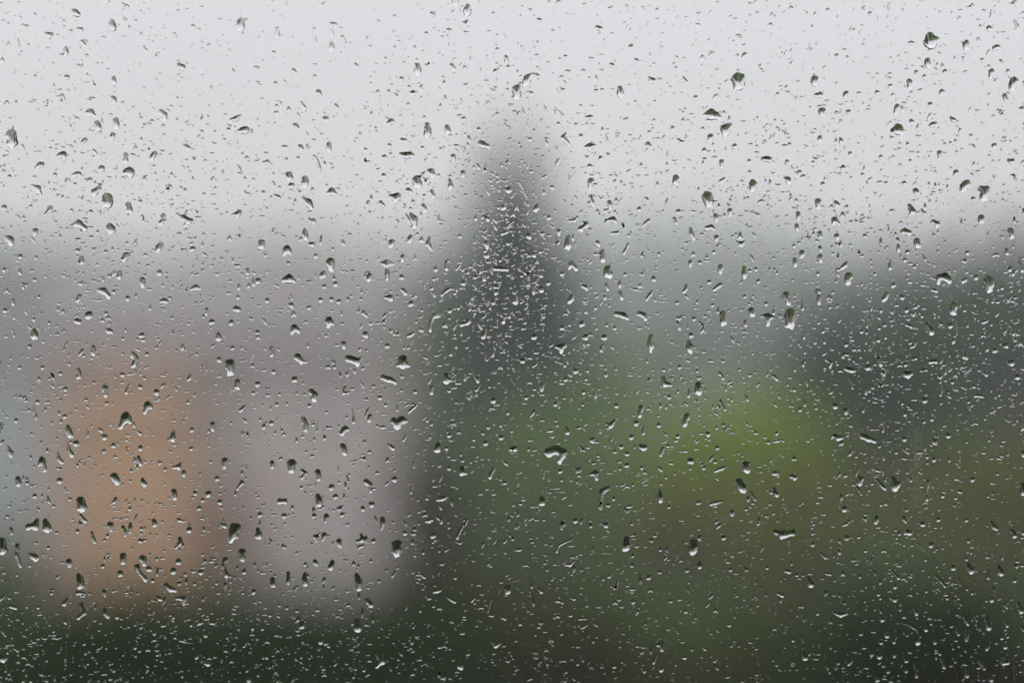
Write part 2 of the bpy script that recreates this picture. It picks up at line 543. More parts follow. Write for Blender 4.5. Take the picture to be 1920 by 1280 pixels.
tag(MB().box(2.5, 2.6, -3.6, y0 - .003, -1.5, 1.3).build('right_wall', M['plaster']), kind='structure')
tag(MB().box(-2.6, 2.6, -3.7, -3.603, -1.5, 1.3).build('back_wall', M['plaster']), kind='structure')
tag(MB().box(-2.6, 2.6, -3.7, y1, -1.62, -1.503).build('floor', M['boards']), kind='structure')
tag(MB().box(-2.6, 2.6, -3.7, y1, 1.303, 1.4).build('ceiling', M['plaster']), kind='structure')

win = empty('window', (0, PANE_Y, WZ0))
tag(win, 'large window pane covered all over with raindrops', 'window')
win_off = Vector((0, -PANE_Y, -WZ0))
def wbuild(mb, name, m, smooth=False):
    mb.v = [(a + win_off.x, b + win_off.y, c + win_off.z) for a, b, c in mb.v]
    return mb.build(name, m, win, smooth)
wbuild(MB().box(WX0 + .05, WX1 - .05, PI_Y, PANE_Y, WZ0 + .05, WZ1 - .05), 'glass_pane', M['glass'])
wf = MB()
wf.box(WX0, WX0 + .049, PI_Y - .03, PANE_Y + .03, WZ0, WZ1).box(WX1 - .049, WX1, PI_Y - .03, PANE_Y + .03, WZ0, WZ1)
wf.box(WX0 + .05, WX1 - .05, PI_Y - .03, PANE_Y + .03, WZ0, WZ0 + .049).box(WX0 + .05, WX1 - .05, PI_Y - .03, PANE_Y + .03, WZ1 - .049, WZ1)
wbuild(wf, 'frame', M['frame'])

# ------------------------------------------------------------------ raindrops
DROPS = """T 0 0
800,-5,34 800,10,28
845,165,22 850,210,32
545,85,12 570,100,26 595,115,20
1815,160,26 1808,205,38
500,370,20 500,410,26
350,262,14 375,272,24 400,262,14
590,225,14 615,232,20
610,318,14 640,345,18
860,590,16 862,620,20
1345,485,14 1372,510,28
845,735,16 862,765,22
510,585,20
475,715,12 495,760,8
650,850,12 685,850,30 715,870,16
735,930,26 745,965,28
875,905,24 880,945,26
1215,845,24 1240,890,22
1085,360,12 1100,385,14
95,1010,42 98,1070,46
175,1095,14 190,1118,8
1735,905,12 1775,895,20 1805,875,14
1790,985,10 1845,978,34
855,1015,22 850,1035,22
620,1080,10 645,1055,18
445,1175,14 480,1165,26 490,1185,18
1390,1095,14 1415,1112,20
950,1165,20 950,1205,22
1145,1195,14 1170,1155,20
710,1130,12 735,1160,8
290,1255,16 320,1240,22
770,1268,26
940,1300,18 975,1295,40
1160,1250,14
205,205,16
270,115,12
1405,1205,12
570,1070,12
T 480 0
165,225,18 165,275,22
575,190,20 605,195,14
568,335,18 568,365,26
1590,65,30 1585,100,30
1500,0,24 1495,30,26
1780,110,14
1320,110,16 1345,125,8
1580,170,16
1435,235,12 1455,235,18
1278,258,16
650,285,14 670,310,12
750,490,16 765,505,12
285,530,16 300,550,10
1210,500,26 1215,540,30
1470,500,20 1480,520,18
1875,435,18 1878,470,18
1890,510,18
1800,535,18 1785,555,12
1810,378,16
1095,600,20
1160,700,16 1195,700,20
470,695,22 490,725,14
600,790,14 615,815,14
345,775,14 365,810,14
525,900,26
300,945,22 310,965,18
1540,750,10 1535,795,10
1420,730,14 1420,755,14
990,935,12 1020,915,26
1560,895,20
1285,950,28 1290,1010,30
1435,960,24 1440,990,26
1095,1055,18 1120,1060,20
1005,1095,18
1670,975,18
1595,1030,14 1602,1060,14
1505,1015,12
340,1105,22 345,1120,20
550,1085,18 550,1125,22
825,1125,16
965,1180,20
1690,1080,26 1740,1105,22
1090,1165,20 1130,1170,26 1175,1170,20
1480,1180,22 1485,1200,16
1385,1120,14
1560,1105,12 1572,1150,8
1300,1165,12
320,1190,14
200,1105,10 225,1108,14
60,1225,10 90,1215,14 120,1240,8
440,1175,12 465,1210,10 482,1270,12
1660,1240,16 1672,1265,14
1810,860,14
150,630,16
905,990,10
T 960 0
140,570,22 112,620,38
35,675,36 35,730,26
1700,605,56 1700,645,46
1440,872,12 1490,865,44 1550,885,22
1635,940,18 1600,975,42 1600,1000,30
805,670,24 812,710,30
550,1108,14 585,1105,28 620,1095,12
640,215,24 670,235,12
190,152,10 215,160,18
890,360,22
930,455,18 945,470,10
740,490,18 760,505,12
1025,590,14 1060,610,20
1280,585,10 1305,620,16
1745,415,22 1725,440,12
1375,738,18
1485,1030,24 1480,1050,18
1028,995,14
1015,1080,20 1035,1105,12
1240,1050,12 1265,1072,14 1285,1065,10
1440,1130,18
1665,1100,20
1775,1210,16
1570,1215,20 1570,1250,16
400,1005,12 385,1040,20 425,1085,14
515,1025,20
135,1050,18
250,1045,12 262,1090,14
580,1250,20
665,1185,18 655,1200,12
720,1165,16
555,885,12 600,880,14
1880,1200,20 1925,1200,26
320,810,6 350,840,6 385,870,8
700,1020,8 718,1070,8
870,790,8
75,805,10 90,860,10
110,920,10 115,960,10
240,790,10 255,850,12
145,705,18
1070,765,12
405,540,10 430,542,12
400,432,16
730,70,14
840,178,12
1635,130,10
515,800,14
1835,105,14
1740,240,10
T 1440 0
1205,280,36 1210,330,44 1250,310,30
1480,335,28 1482,360,26
1690,370,26 1730,360,16
1835,620,38 1820,670,28
345,600,30 345,625,30
578,705,22 575,725,22
345,720,14 385,715,26
400,835,28 405,865,24
385,1035,20 375,1060,14
598,845,20
965,805,22 950,850,18
965,975,44 935,985,22 1000,1000,18
1190,465,26 1195,495,26
1055,328,12 1085,332,14
1105,545,16 1105,565,12
1318,545,20
1055,620,24 1055,660,18
1295,695,22 1290,715,14
1365,885,14 1385,905,20
1205,945,12 1240,935,22
1210,790,20
1070,915,20
1670,90,12 1664,135,14
1845,170,16 1865,210,16
1650,220,24
1670,545,24 1660,580,18
1765,725,20 1785,755,14
1790,540,16
810,700,18
910,650,18
610,1155,18
555,1260,22
1280,1150,20 1278,1185,16
1690,1095,22
1820,1215,26 1795,1205,14
140,1215,16
335,1220,14
900,40,10 905,90,10
760,110,16
1420,150,10
1040,1085,16
840,1180,18
1060,1210,14
1120,1150,12
980,1120,12
1165,580,16
1515,1020,14
510,425,16
1400,1060,12
1455,440,12
1600,455,14
25,110,12
T 0 320
765,110,22 715,165,28
815,210,44 810,240,46
970,260,24 975,300,28
385,285,24 345,330,14
250,115,12 295,135,22 315,180,14
555,405,10 600,400,28 645,435,26
835,420,30 842,445,38
275,455,24 270,480,14
50,500,14 85,520,30 92,555,20
1230,345,22 1210,395,18
1330,325,10 1380,360,24 1440,375,16 1395,410,14
1745,335,8 1800,315,20 1780,355,12
1215,555,20 1190,600,24
975,625,22 935,665,22
1450,590,24
690,500,16
620,655,18 622,690,20
40,745,20
155,750,16 165,775,12
180,850,14 183,880,12
905,765,18 903,800,22
1075,825,26 1078,870,16
1205,765,22
745,895,14 785,900,28 825,945,16
605,945,22 590,975,16
1215,978,18 1250,978,22
1440,890,12 1475,875,20 1510,885,10
1860,745,18 1862,780,12
1797,865,16 1797,890,12
1760,1040,14 1790,1042,22
1555,1045,18 1555,1075,14
675,1085,30
565,1125,10 600,1135,24
965,960,20
800,1070,18
805,1195,18 845,1210,18
268,1200,20 268,1240,32
1640,1230,22 1645,1255,26
1740,1140,22
1595,1135,24
1070,1235,22
45,1050,20
105,970,16 110,1010,8
100,1190,10 115,1240,10
260,1115,16
160,645,20
278,655,16
270,820,16
1790,950,16
740,460,14
830,790,18
1060,235,16
240,270,16
570,105,14
690,310,18
545,300,14
680,70,20
550,38,12 600,30,20
420,35,16
40,280,22
590,600,18
800,610,16
T 480 320
250,35,28 252,55,32
370,65,26 370,105,28
270,115,24
545,172,12 570,160,30 605,180,12
60,165,18
145,185,14 180,208,16
360,210,18 395,240,28 420,280,22
960,40,20
1205,70,34 1210,105,36
1140,150,26 1165,170,12
1015,195,20 1065,195,24 1050,220,28
1320,160,18 1330,195,20
1262,190,14
1258,265,20 1270,300,16
1455,75,16 1460,125,22
1555,20,22 1555,40,18
1310,10,28 1325,35,26
845,235,14 840,260,12
940,245,18 965,275,10
1165,330,18 1185,370,28 1190,420,20
435,380,20 440,400,12
370,470,24 375,505,22
395,552,8 428,555,22
48,540,26 45,565,28
215,630,14 235,590,28 265,625,12
565,690,38 565,740,24
515,770,26 495,800,14
210,825,18 250,810,36 285,830,18
20,830,24
450,640,20
655,530,18 665,555,12
580,590,14
1020,540,28 1015,565,22
1150,530,22 1165,490,14
1305,510,14 1290,555,20 1320,595,12
1100,650,22 1100,680,12
950,695,18 985,695,26 1025,700,14 985,700,16 985,760,16 985,815,16
855,790,24 850,815,20
1095,800,20
600,850,20
515,870,18
590,810,16
1095,890,12 1122,920,18
975,950,20 1010,958,24
570,965,20
488,970,20
625,985,20
262,1005,20 275,1025,12
810,1065,24 828,1090,16
975,1075,12 958,1100,12
545,1170,16 550,1125,28 580,1150,12
320,1200,22 290,1180,28 275,1215,16
825,1230,26
1145,1240,16 1180,1220,18
1165,1000,24
1375,1090,14 1335,1085,18 1312,1140,14 1308,1200,16
1545,1155,18 1595,1130,24
1350,740,20
1430,740,18 1425,680,8
1335,815,14
1555,845,20
1500,745,8 1530,710,8
1395,935,12 1440,895,14 1465,885,10
1790,735,16 1840,738,18 1885,745,14
1710,790,14 1712,820,14
1640,800,16
1730,550,24 1735,580,14
1730,640,22
1705,290,8 1720,340,10 1740,370,18
1800,915,22
1845,475,16 1885,460,12
1895,150,28
1830,72,8 1880,80,10
1855,280,22
1780,990,16
1835,1075,12 1865,1100,14 1855,1135,18
1725,1190,10 1705,1245,18
1455,1050,18
1520,1030,14
1640,540,12
90,975,20
18,1215,20
1065,1225,14
T 960 320
50,85,8 110,205,8
230,60,14 255,40,14
300,130,18
590,80,28 585,130,18
590,205,22 610,260,14
730,245,22 735,285,14
950,290,20
190,260,20 175,300,22
1225,60,28 1225,90,26
1585,65,16 1555,85,14
1800,105,36 1800,140,24
1465,200,44 1470,245,44
1630,305,24 1625,335,14
1245,310,22
1215,360,14 1228,395,14
1525,345,22 1528,375,14
1450,430,12 1490,425,20 1515,440,12
715,375,16 755,370,24 780,385,14
1025,375,14 980,415,14
560,400,22 515,440,24
430,378,14 465,378,14 490,350,12
275,355,20
1335,440,16 1345,475,20 1358,510,18
1530,500,20 1530,525,12
1685,535,12 1712,555,20 1735,535,12
350,460,22 350,480,14
345,540,16
420,505,24 418,570,32
640,540,20 650,560,12
675,610,22 680,670,24
745,470,12 790,465,20
870,552,14 838,620,14
125,495,26
225,475,18
165,635,20
430,735,12 445,700,22 480,740,16
715,745,34 720,780,34
375,775,18
270,845,20
845,780,16
1060,815,22
1335,690,20 1335,715,12
1405,690,18
1460,650,16
1560,725,22 1560,765,14
1738,735,20 1740,795,22
1845,830,18
1510,612,18
530,865,14 560,890,12
705,855,14 720,895,12
215,895,24
25,945,18 28,985,24
810,920,20 822,955,18
450,945,22 430,980,18
1305,860,14 1285,910,16
1045,905,16 1010,965,14
1560,855,16 1515,890,16
1475,835,20
1235,990,16
780,1075,22 825,1085,26 860,1105,16
950,1070,20 985,1085,22 1000,1110,16
1580,1070,26 1583,1140,28
1790,1050,28 1795,1080,22
1870,1090,12 1910,1095,28 1915,1150,16 1912,1100,20 1950,1100,14
1360,1110,18
1425,1160,18
1240,1140,18 1255,1185,14
1745,1130,14 1748,1160,14
625,1030,14
235,1095,16
525,1150,26
375,1180,20
100,1140,12
550,1250,24
690,1250,24
165,1245,22
1040,1245,22 1038,1310,26 1038,1350,14
1325,1290,20 1330,1330,28 1340,1360,16
1340,1235,22
1500,1010,16
1740,945,16
1825,740,16
1900,1000,18
770,1180,16
T 1440 320
125,60,20 150,85,24
232,15,20
405,102,18
1015,95,20
880,95,14
1100,155,24 1110,175,14
1400,15,22 1395,30,18
1480,100,34 1455,145,28
1590,140,26 1630,145,28 1610,200,36
1530,215,18
370,235,28 370,275,18
500,240,20 530,265,12
220,325,18 220,365,16
210,415,18 215,445,14
480,400,12 495,370,24 530,400,12
1055,265,18 1080,310,26 1055,330,12
1145,295,10 1170,320,14
1230,385,20 1265,400,16 1255,425,10
1590,355,26 1590,380,26
1810,450,26 1820,495,22
1005,460,26 1050,468,28
1105,525,26 1120,560,24
385,470,20 392,500,14
510,495,24 515,515,12
720,490,18
610,560,14
190,565,16
385,580,18 390,600,12
250,620,24 245,645,18
195,670,20 198,710,18
385,650,24 390,680,14
580,695,18 545,735,18
600,790,30 590,840,24
912,680,10 908,730,18
1485,620,20
1780,600,18 1782,625,16
1680,640,10 1705,630,14 1725,640,8
1870,650,8 1880,700,12 1898,750,16
1808,740,22
1550,800,20
1270,840,16 1275,800,22 1320,800,34 1350,830,24
1648,825,40 1655,890,32
1220,895,14 1255,900,16
885,925,28 855,970,18
130,935,28 148,995,22
158,1080,46 160,1145,44
375,950,20 378,995,14
1385,1010,30 1380,1055,30
1000,950,20
1745,880,16
1030,1045,20
1100,1020,18
840,1050,16
1030,1155,16 1065,1170,18
1190,1165,28 1215,1210,28
1600,1140,12 1635,1125,14
1360,1165,22
695,1205,16
825,1180,14
820,1270,18
410,1205,16
1145,1090,14
1040,610,20
1155,630,8 1175,670,14
1090,720,18
1020,670,18
795,775,14
605,930,6 630,1020,8
1400,1120,6 1408,1230,6
T 0 640
705,45,20 708,90,20
625,65,14 605,100,12
1000,95,24 1030,130,22 1010,180,22
328,195,18
595,215,20 600,265,20
528,170,14
1730,170,42 1728,225,32
1785,300,22 1785,340,24
1435,255,14 1412,290,10
1650,135,22
1550,150,8 1555,215,10
795,350,28 800,400,20
980,325,12 955,380,16
1058,340,20
1140,490,18 1115,480,32 1090,530,16
915,640,22 950,570,44 985,600,18
925,250,20
460,240,18
290,455,18
500,355,18
805,460,16
280,550,14 280,575,12
495,560,20
515,645,22 535,700,28
580,760,24
512,765,12 525,805,14 548,850,20
440,835,10 450,875,14 470,900,18
300,920,14 325,885,24 342,960,18
65,785,12 90,830,18 90,855,14
145,1030,26 150,1065,22
860,780,22
770,705,14 800,715,20
1025,665,10 1060,690,14
1060,795,22
1045,865,16 1060,915,20
1300,665,8 1303,725,24
1300,940,12 1345,940,20 1365,910,10
1600,620,22 1602,660,14
1445,660,20
1418,455,16
1690,890,28 1690,935,20
865,1010,30 885,1060,18
1075,1030,18 1092,1065,20
455,1040,26
215,1058,18
1310,1120,24 1320,1170,18
1635,1025,20
1820,1055,20 1785,1100,12
270,1155,18
365,1160,12 380,1200,12
615,1185,34 620,1240,38
875,1175,14 845,1210,14
1655,1200,22
1570,1140,26
1525,1185,16
1470,1135,20
1835,490,14 1805,515,12
1180,380,24
1750,50,18
1245,955,16
590,925,14
130,590,18
1025,50,8 1055,70,8
1090,275,14
1110,95,16
1905,385,16
1440,800,18
980,1250,16
1500,1245,20
T 480 640
120,55,20 125,100,18
315,115,28 345,152,18 385,155,8
795,115,12 765,165,20 740,140,28 690,125,26
1060,180,12 1105,180,26 1105,140,38 1105,180,24 1150,180,12
660,20,22 662,45,14
985,35,20
1145,45,14
955,270,24 1000,285,24 1045,305,16
1425,260,28 1430,295,26 1460,290,12
1320,345,16 1318,385,16
415,375,22 445,400,26 440,430,24
670,345,14 662,385,14
295,285,24
20,320,22
135,225,18
785,300,8 810,345,8
735,210,12 745,235,12
805,200,16
885,335,14
1195,375,18
1095,365,12
1650,270,16 1665,300,14
1650,365,12 1670,345,8
1780,440,24
1145,530,14 1210,470,12
930,420,18
975,475,16
405,480,16
160,470,16
855,560,22 852,590,14
360,575,20 375,625,20 375,660,20
728,500,8 735,560,8 735,600,16
465,600,6 460,670,8
1035,595,30 1065,635,26 1090,590,32 1135,595,14
695,660,12 670,655,26 650,690,18
120,610,20
1285,590,14
1130,700,12 1105,740,12
1450,700,18
1740,640,16
1840,720,20
1720,760,20
1375,745,10 1362,805,26
1430,800,16
995,770,14 1030,800,16
655,785,24 670,835,20
125,905,20 125,935,18
270,910,36 268,960,30
350,965,16 375,985,16 350,1020,16
468,975,22 475,1025,18
345,1090,14
570,1090,22
855,825,14
465,1150,16 475,1185,26 480,1215,24
830,1050,24 860,1070,18 865,1120,12
600,1160,20
185,1195,24 215,1195,24
870,1220,26
805,1250,20
635,1250,18
1545,950,20 1545,985,20 1580,985,10
1785,950,16 1755,1015,18
1365,1180,16 1400,1175,20 1435,1165,10
1550,890,14
1040,1030,24
1188,900,10 1188,940,10
1175,1060,6 1165,1130,10
1450,950,16
1915,805,18
930,642,8 965,640,14
T 960 640
330,40,12 370,45,28 370,80,12 370,45,20 400,30,14
480,220,22
400,285,16
555,280,14
1255,190,18
1130,275,20 1145,320,20 1190,325,12
1393,330,30 1393,370,36
1175,415,16
1555,240,14 1580,275,12
965,495,22 955,555,18
1310,560,26 1290,620,18
705,610,10 735,630,20 765,595,12
930,610,20
1100,625,18
405,640,14 415,680,20
325,470,18
600,740,24
1465,690,20
275,830,36 330,815,36 380,835,30 355,890,28
860,840,20
1130,800,14 1112,850,14
965,788,20 995,790,22
1335,895,26
1435,945,16
1520,900,14
1520,970,12 1590,940,12
1750,920,32 1755,955,32
1695,1045,28 1715,1085,32 1735,1110,26
1785,1125,8 1820,1185,10
590,995,12 625,985,24 632,1025,16
725,1090,18 670,1125,22 665,1200,16
1105,1110,12 1108,1165,22 1110,1190,18
220,1170,18 225,1205,26
1175,1235,14
860,925,18
970,945,14
890,715,20
1535,795,18
1565,450,8 1595,510,12
20,800,22
240,965,8 235,1020,8
780,480,18
1240,710,18
1385,220,14
535,380,16
80,145,20
700,205,10
360,970,18
1490,1215,14 1570,1195,12
720,1225,16
1170,220,8
T 1440 640
30,255,16 60,285,16
580,25,18
560,88,8 595,102,10
430,135,10 465,160,14 460,195,10
580,205,16 615,215,22 650,220,10
740,195,24
825,130,18 840,175,16
1010,240,16 1040,248,28 1070,240,14
1205,155,16 1255,150,16
1025,175,16
1065,45,10 1095,30,8
1600,215,12 1628,250,14
1815,160,24
1860,265,22
1775,30,22
1545,408,12 1600,412,14
1165,440,20
1495,450,14
495,485,24
235,510,16
1375,305,14
780,345,14
600,280,6 628,350,8
1297,315,6 1298,380,8
500,700,10 520,720,22 555,715,14
590,700,12
700,710,24 745,725,24 790,745,20
1340,705,20
1015,730,20
1220,580,18
1020,545,16
40,750,10 75,742,16
35,990,14 65,985,18
165,1010,16 195,1020,18
40,1105,16 62,1145,20
672,1000,12 680,1060,18 705,1020,12
800,1025,12 840,1070,16 870,1100,14
930,1030,24 945,1085,32 975,1060,16
1035,1000,8 1065,1040,12
1190,1050,22 1180,1130,10 1185,1185,14
1900,1075,22 1905,1130,26
1910,840,26
1650,740,12
1235,880,20
1525,1030,20
1010,808,8 1045,835,10
955,830,14
850,830,8 862,880,10
565,1250,24
1300,1150,20
1790,800,8 1790,850,8
1835,890,6 1838,940,6
575,1000,16
840,1220,14
T 0 960
220,105,26 270,100,30 290,60,16
350,60,22 360,115,36
610,20,18 645,60,20
92,120,14 95,155,14
25,220,34 35,280,34
140,245,20 135,315,14 165,400,12
235,315,14 275,335,28
835,95,28 840,125,16
930,110,20 945,170,14
590,140,18
695,150,14 718,215,20
985,80,12 982,140,16
1160,60,18 1165,85,24
1068,118,16
1060,210,20
1355,195,18 1360,225,18 1325,260,12
1345,50,14 1380,65,10
1425,130,24
1665,85,16 1695,105,16
1770,120,46 1755,170,36 1735,210,16
1820,290,26 1825,345,22
1695,350,22 1680,400,14 1705,470,18
370,260,16
815,170,16
790,205,14
1225,65,12
525,365,26 528,390,20
932,320,26 928,370,20
1080,345,30 1090,385,22
1035,405,26 1060,455,14 1100,500,18
1125,420,22
1155,505,18
780,400,18
910,455,26
595,465,18 610,500,28 610,545,28
590,600,18 640,605,16
1250,540,20 1285,570,22 1325,580,14
1310,435,26
1510,445,22
1345,365,26
1395,460,14
790,590,20 795,620,10
1040,600,12
510,640,14 490,680,20
395,600,16
1185,625,14 1215,650,14
1330,640,12 1385,640,20 1385,680,14
620,695,24 640,750,18 595,785,16
800,730,22 820,780,18
885,780,18
90,700,16 130,715,14
1465,530,16
1630,525,14
1825,600,12
1905,590,22
1835,440,20
490,800,10 505,825,10
1510,810,20 1485,840,10
1165,900,18
1545,915,18
1360,955,10 1400,965,10
35,1085,34
25,885,10 50,920,10
110,1015,8 145,1035,8
1485,1065,14 1475,1085,10
1545,1125,14 1570,1130,18
1185,1060,14
650,1050,14
665,1130,12
1870,1250,20
400,935,8 440,942,8
295,940,12
440,480,14
15,650,12 45,615,10
1020,1010,14
860,1180,14
410,885,12
T 480 960
18,120,16 25,170,30
35,15,22
215,22,22
440,22,20
530,30,24 525,65,14
455,180,24 460,210,12
515,165,22 505,200,12
625,215,22 640,250,12
800,185,22 790,210,14
885,210,20
950,50,26 945,120,12
650,15,20
770,265,10 800,245,12
1060,235,38 1060,290,38
1275,65,14 1315,50,18
1330,170,26
1120,150,20
1565,80,10 1535,130,14 1510,190,12
445,365,22 460,390,12
575,375,20 565,410,24
375,385,16
128,500,20 130,540,22
245,455,20 245,520,16
370,450,16 375,530,20
515,495,14 505,520,10
755,465,20 775,520,30 775,565,22
590,550,8 575,575,8
290,565,8 315,550,10
835,655,18 865,690,20
1045,440,8 1025,475,12
1235,455,8 1265,485,10
345,830,24 345,850,22
760,810,24 765,860,34
490,960,24
1495,485,14
1435,630,10 1490,665,14
1640,635,10 1615,665,10
1885,560,28 1885,590,24
1840,785,8 1870,795,12
1775,970,12 1800,990,18 1830,975,12
925,1060,30 950,1110,22 905,1150,14
1530,1125,24 1532,1150,26
1385,1200,12 1405,1230,22
180,1250,10 205,1275,12
1000,1150,8 1015,1175,10
85,1080,16
510,1165,16
1195,840,8 1180,860,8
1880,205,8 1860,225,10
1170,970,14
865,360,14
1450,110,12
1765,650,8 1740,740,8
235,710,14
1340,590,18 1385,580,16
T 960 960
475,60,20
700,90,22
895,80,14
860,200,24 850,260,34
1355,225,30 1350,280,38
1585,185,20
1403,370,12 1403,405,18
1068,170,14
405,390,12 435,390,14 465,360,8
335,290,10 350,245,10 400,220,8 450,200,8
1020,480,22
795,510,10 780,560,10
200,560,10 220,590,16
905,665,18
1190,660,14
375,670,12
520,862,10 565,835,8
1090,990,14 1115,975,22 1120,1020,18
1085,1060,8 1060,1120,12
990,1180,18
765,1150,18
1115,1165,24
1290,1080,18
1635,425,16
370,905,12
1305,560,6 1320,590,8
635,930,10
120,1250,8 150,1240,8
1310,430,16
1910,410,14
1840,80,14
105,85,10
1110,275,14
1215,850,6 1245,900,8
300,500,10
1760,690,8
T 1440 960
45,140,18 110,165,36 180,150,22
805,40,22 800,70,18
1010,35,16 1025,65,14
1150,85,22
1268,50,18
1480,55,18
1665,75,16 1705,120,18
1810,130,18 1840,170,20
1910,150,20
1020,155,16 1055,148,20
330,235,20
385,300,12 425,335,14
520,275,12 532,300,14
120,435,14 155,440,16
210,465,14
300,490,16 315,535,28
70,600,14 100,620,16
1490,400,22 1515,430,28
1718,405,18 1735,450,26
1380,410,24
1255,475,14 1290,510,16 1320,550,10
930,440,12 970,485,14
1645,430,8 1642,485,16
1215,240,22
335,85,14
555,98,8 590,82,10
675,180,14
1685,565,14 1670,610,12 1668,655,18
1790,665,10 1770,690,12 1785,710,10
1870,680,16 1890,735,22
820,610,14
945,645,22
945,550,20
1090,710,14 1105,755,18
830,715,10 840,745,8
985,725,12
1420,490,8 1432,540,8
1335,640,14
1520,600,16
1420,640,12
1465,775,20 1490,830,16
1545,765,12 1555,805,10
1635,800,24 1645,860,24
1770,805,12 1785,845,12
1405,850,12 1420,905,14
1482,910,18 1480,950,16
1895,850,12 1908,880,12
1000,820,12 1060,840,12 1110,870,14 1125,920,14 1115,970,24
885,915,22
840,970,16
940,965,16
1175,870,20
1245,965,18
1010,900,8
1042,910,8
1215,830,14
1745,935,16
1790,925,14
1770,1000,20
1650,990,14 1630,1020,14
272,1060,26 273,1080,26
830,1070,24
940,1065,18
1030,1105,20
770,1060,16
1298,1095,16 1312,1150,16
1580,1115,20 1615,1165,16
1755,1120,22 1785,1115,22
1090,1125,12 1105,1180,14 1105,1220,16
1485,1170,18 1483,1215,20
1028,1180,18
625,1100,14 600,1130,14
815,1245,22
915,1255,22
895,1185,16
1775,1225,12
1570,1245,12
1665,1245,22
970,1215,10
745,1215,12
490,745,12 540,765,18 590,750,10
195,740,8 215,770,8
1350,140,8 1362,240,10
1752,215,6 1750,290,6 1748,345,10
1480,345,14
1855,400,18
1840,505,18
1300,265,10
1495,210,16
60,1135,14
850,795,20
1838,1060,5 1838,1250,5
"""
drops = []
ox = oy = 0
for line in DROPS.strip().splitlines():
    if line[0] == 'T':
        _, a, b = line.split(); ox, oy = int(a), int(b); continue
    pts = []
    for tkn in line.split():
        a, b, r = (float(q) for q in tkn.split(','))
        pts.append((ox + a / 4, oy + b / 4, r / 4 * 0.97))
    drops.append(pts)

G = 44          # grid nodes a side


def sdf(pts, X, Y, seed, rough=0.16):
    """signed distance (photo pixels) to a smooth union of round cones with a ragged contact line"""
    rm = max(p[2] for p in pts)
    D = None
    segs = list(zip(pts[:-1], pts[1:])) or [(pts[0], pts[0])]
    for a, b in segs:
        dx, dy = b[0] - a[0], b[1] - a[1]
        l2 = dx * dx + dy * dy
        t = np.zeros_like(X) if l2 < 1e-6 else np.clip(((X - a[0]) * dx + (Y - a[1]) * dy) / l2, 0, 1)
        d = np.hypot(X - a[0] - t * dx, Y - a[1] - t * dy) - (a[2] + t * (b[2] - a[2]))
        if D is None:
            D = d
        else:
            k = rm * 0.45
            h = np.clip(0.5 + 0.5 * (D - d) / k, 0, 1)
            D = D * (1 - h) + d * h - k * h * (1 - h)
    r_ = np.random.default_rng(seed)
    cx = sum(p[0] for p in pts) / len(pts); cy_ = sum(p[1] for p in pts) / len(pts)
    amp = rough * (0.5 * rm + 0.5 * min(p[2] for p in pts))
    w = 0
    for f, g in ((0.9, 0.9), (1.8, 0.8), (3.0, 0.5)):
        a1, a2, p1, p2 = r_.uniform(0, 6.28, 4)
        w = w + g * np.sin((np.cos(a1) * (X - cx) + np.sin(a1) * (Y - cy_)) * f / rm * 1.6 + p1) * np.cos((np.cos(a2) * (X - cx) + np.sin(a2) * (Y - cy_)) * f / rm * 1.3 + p2)
    return D + amp * w


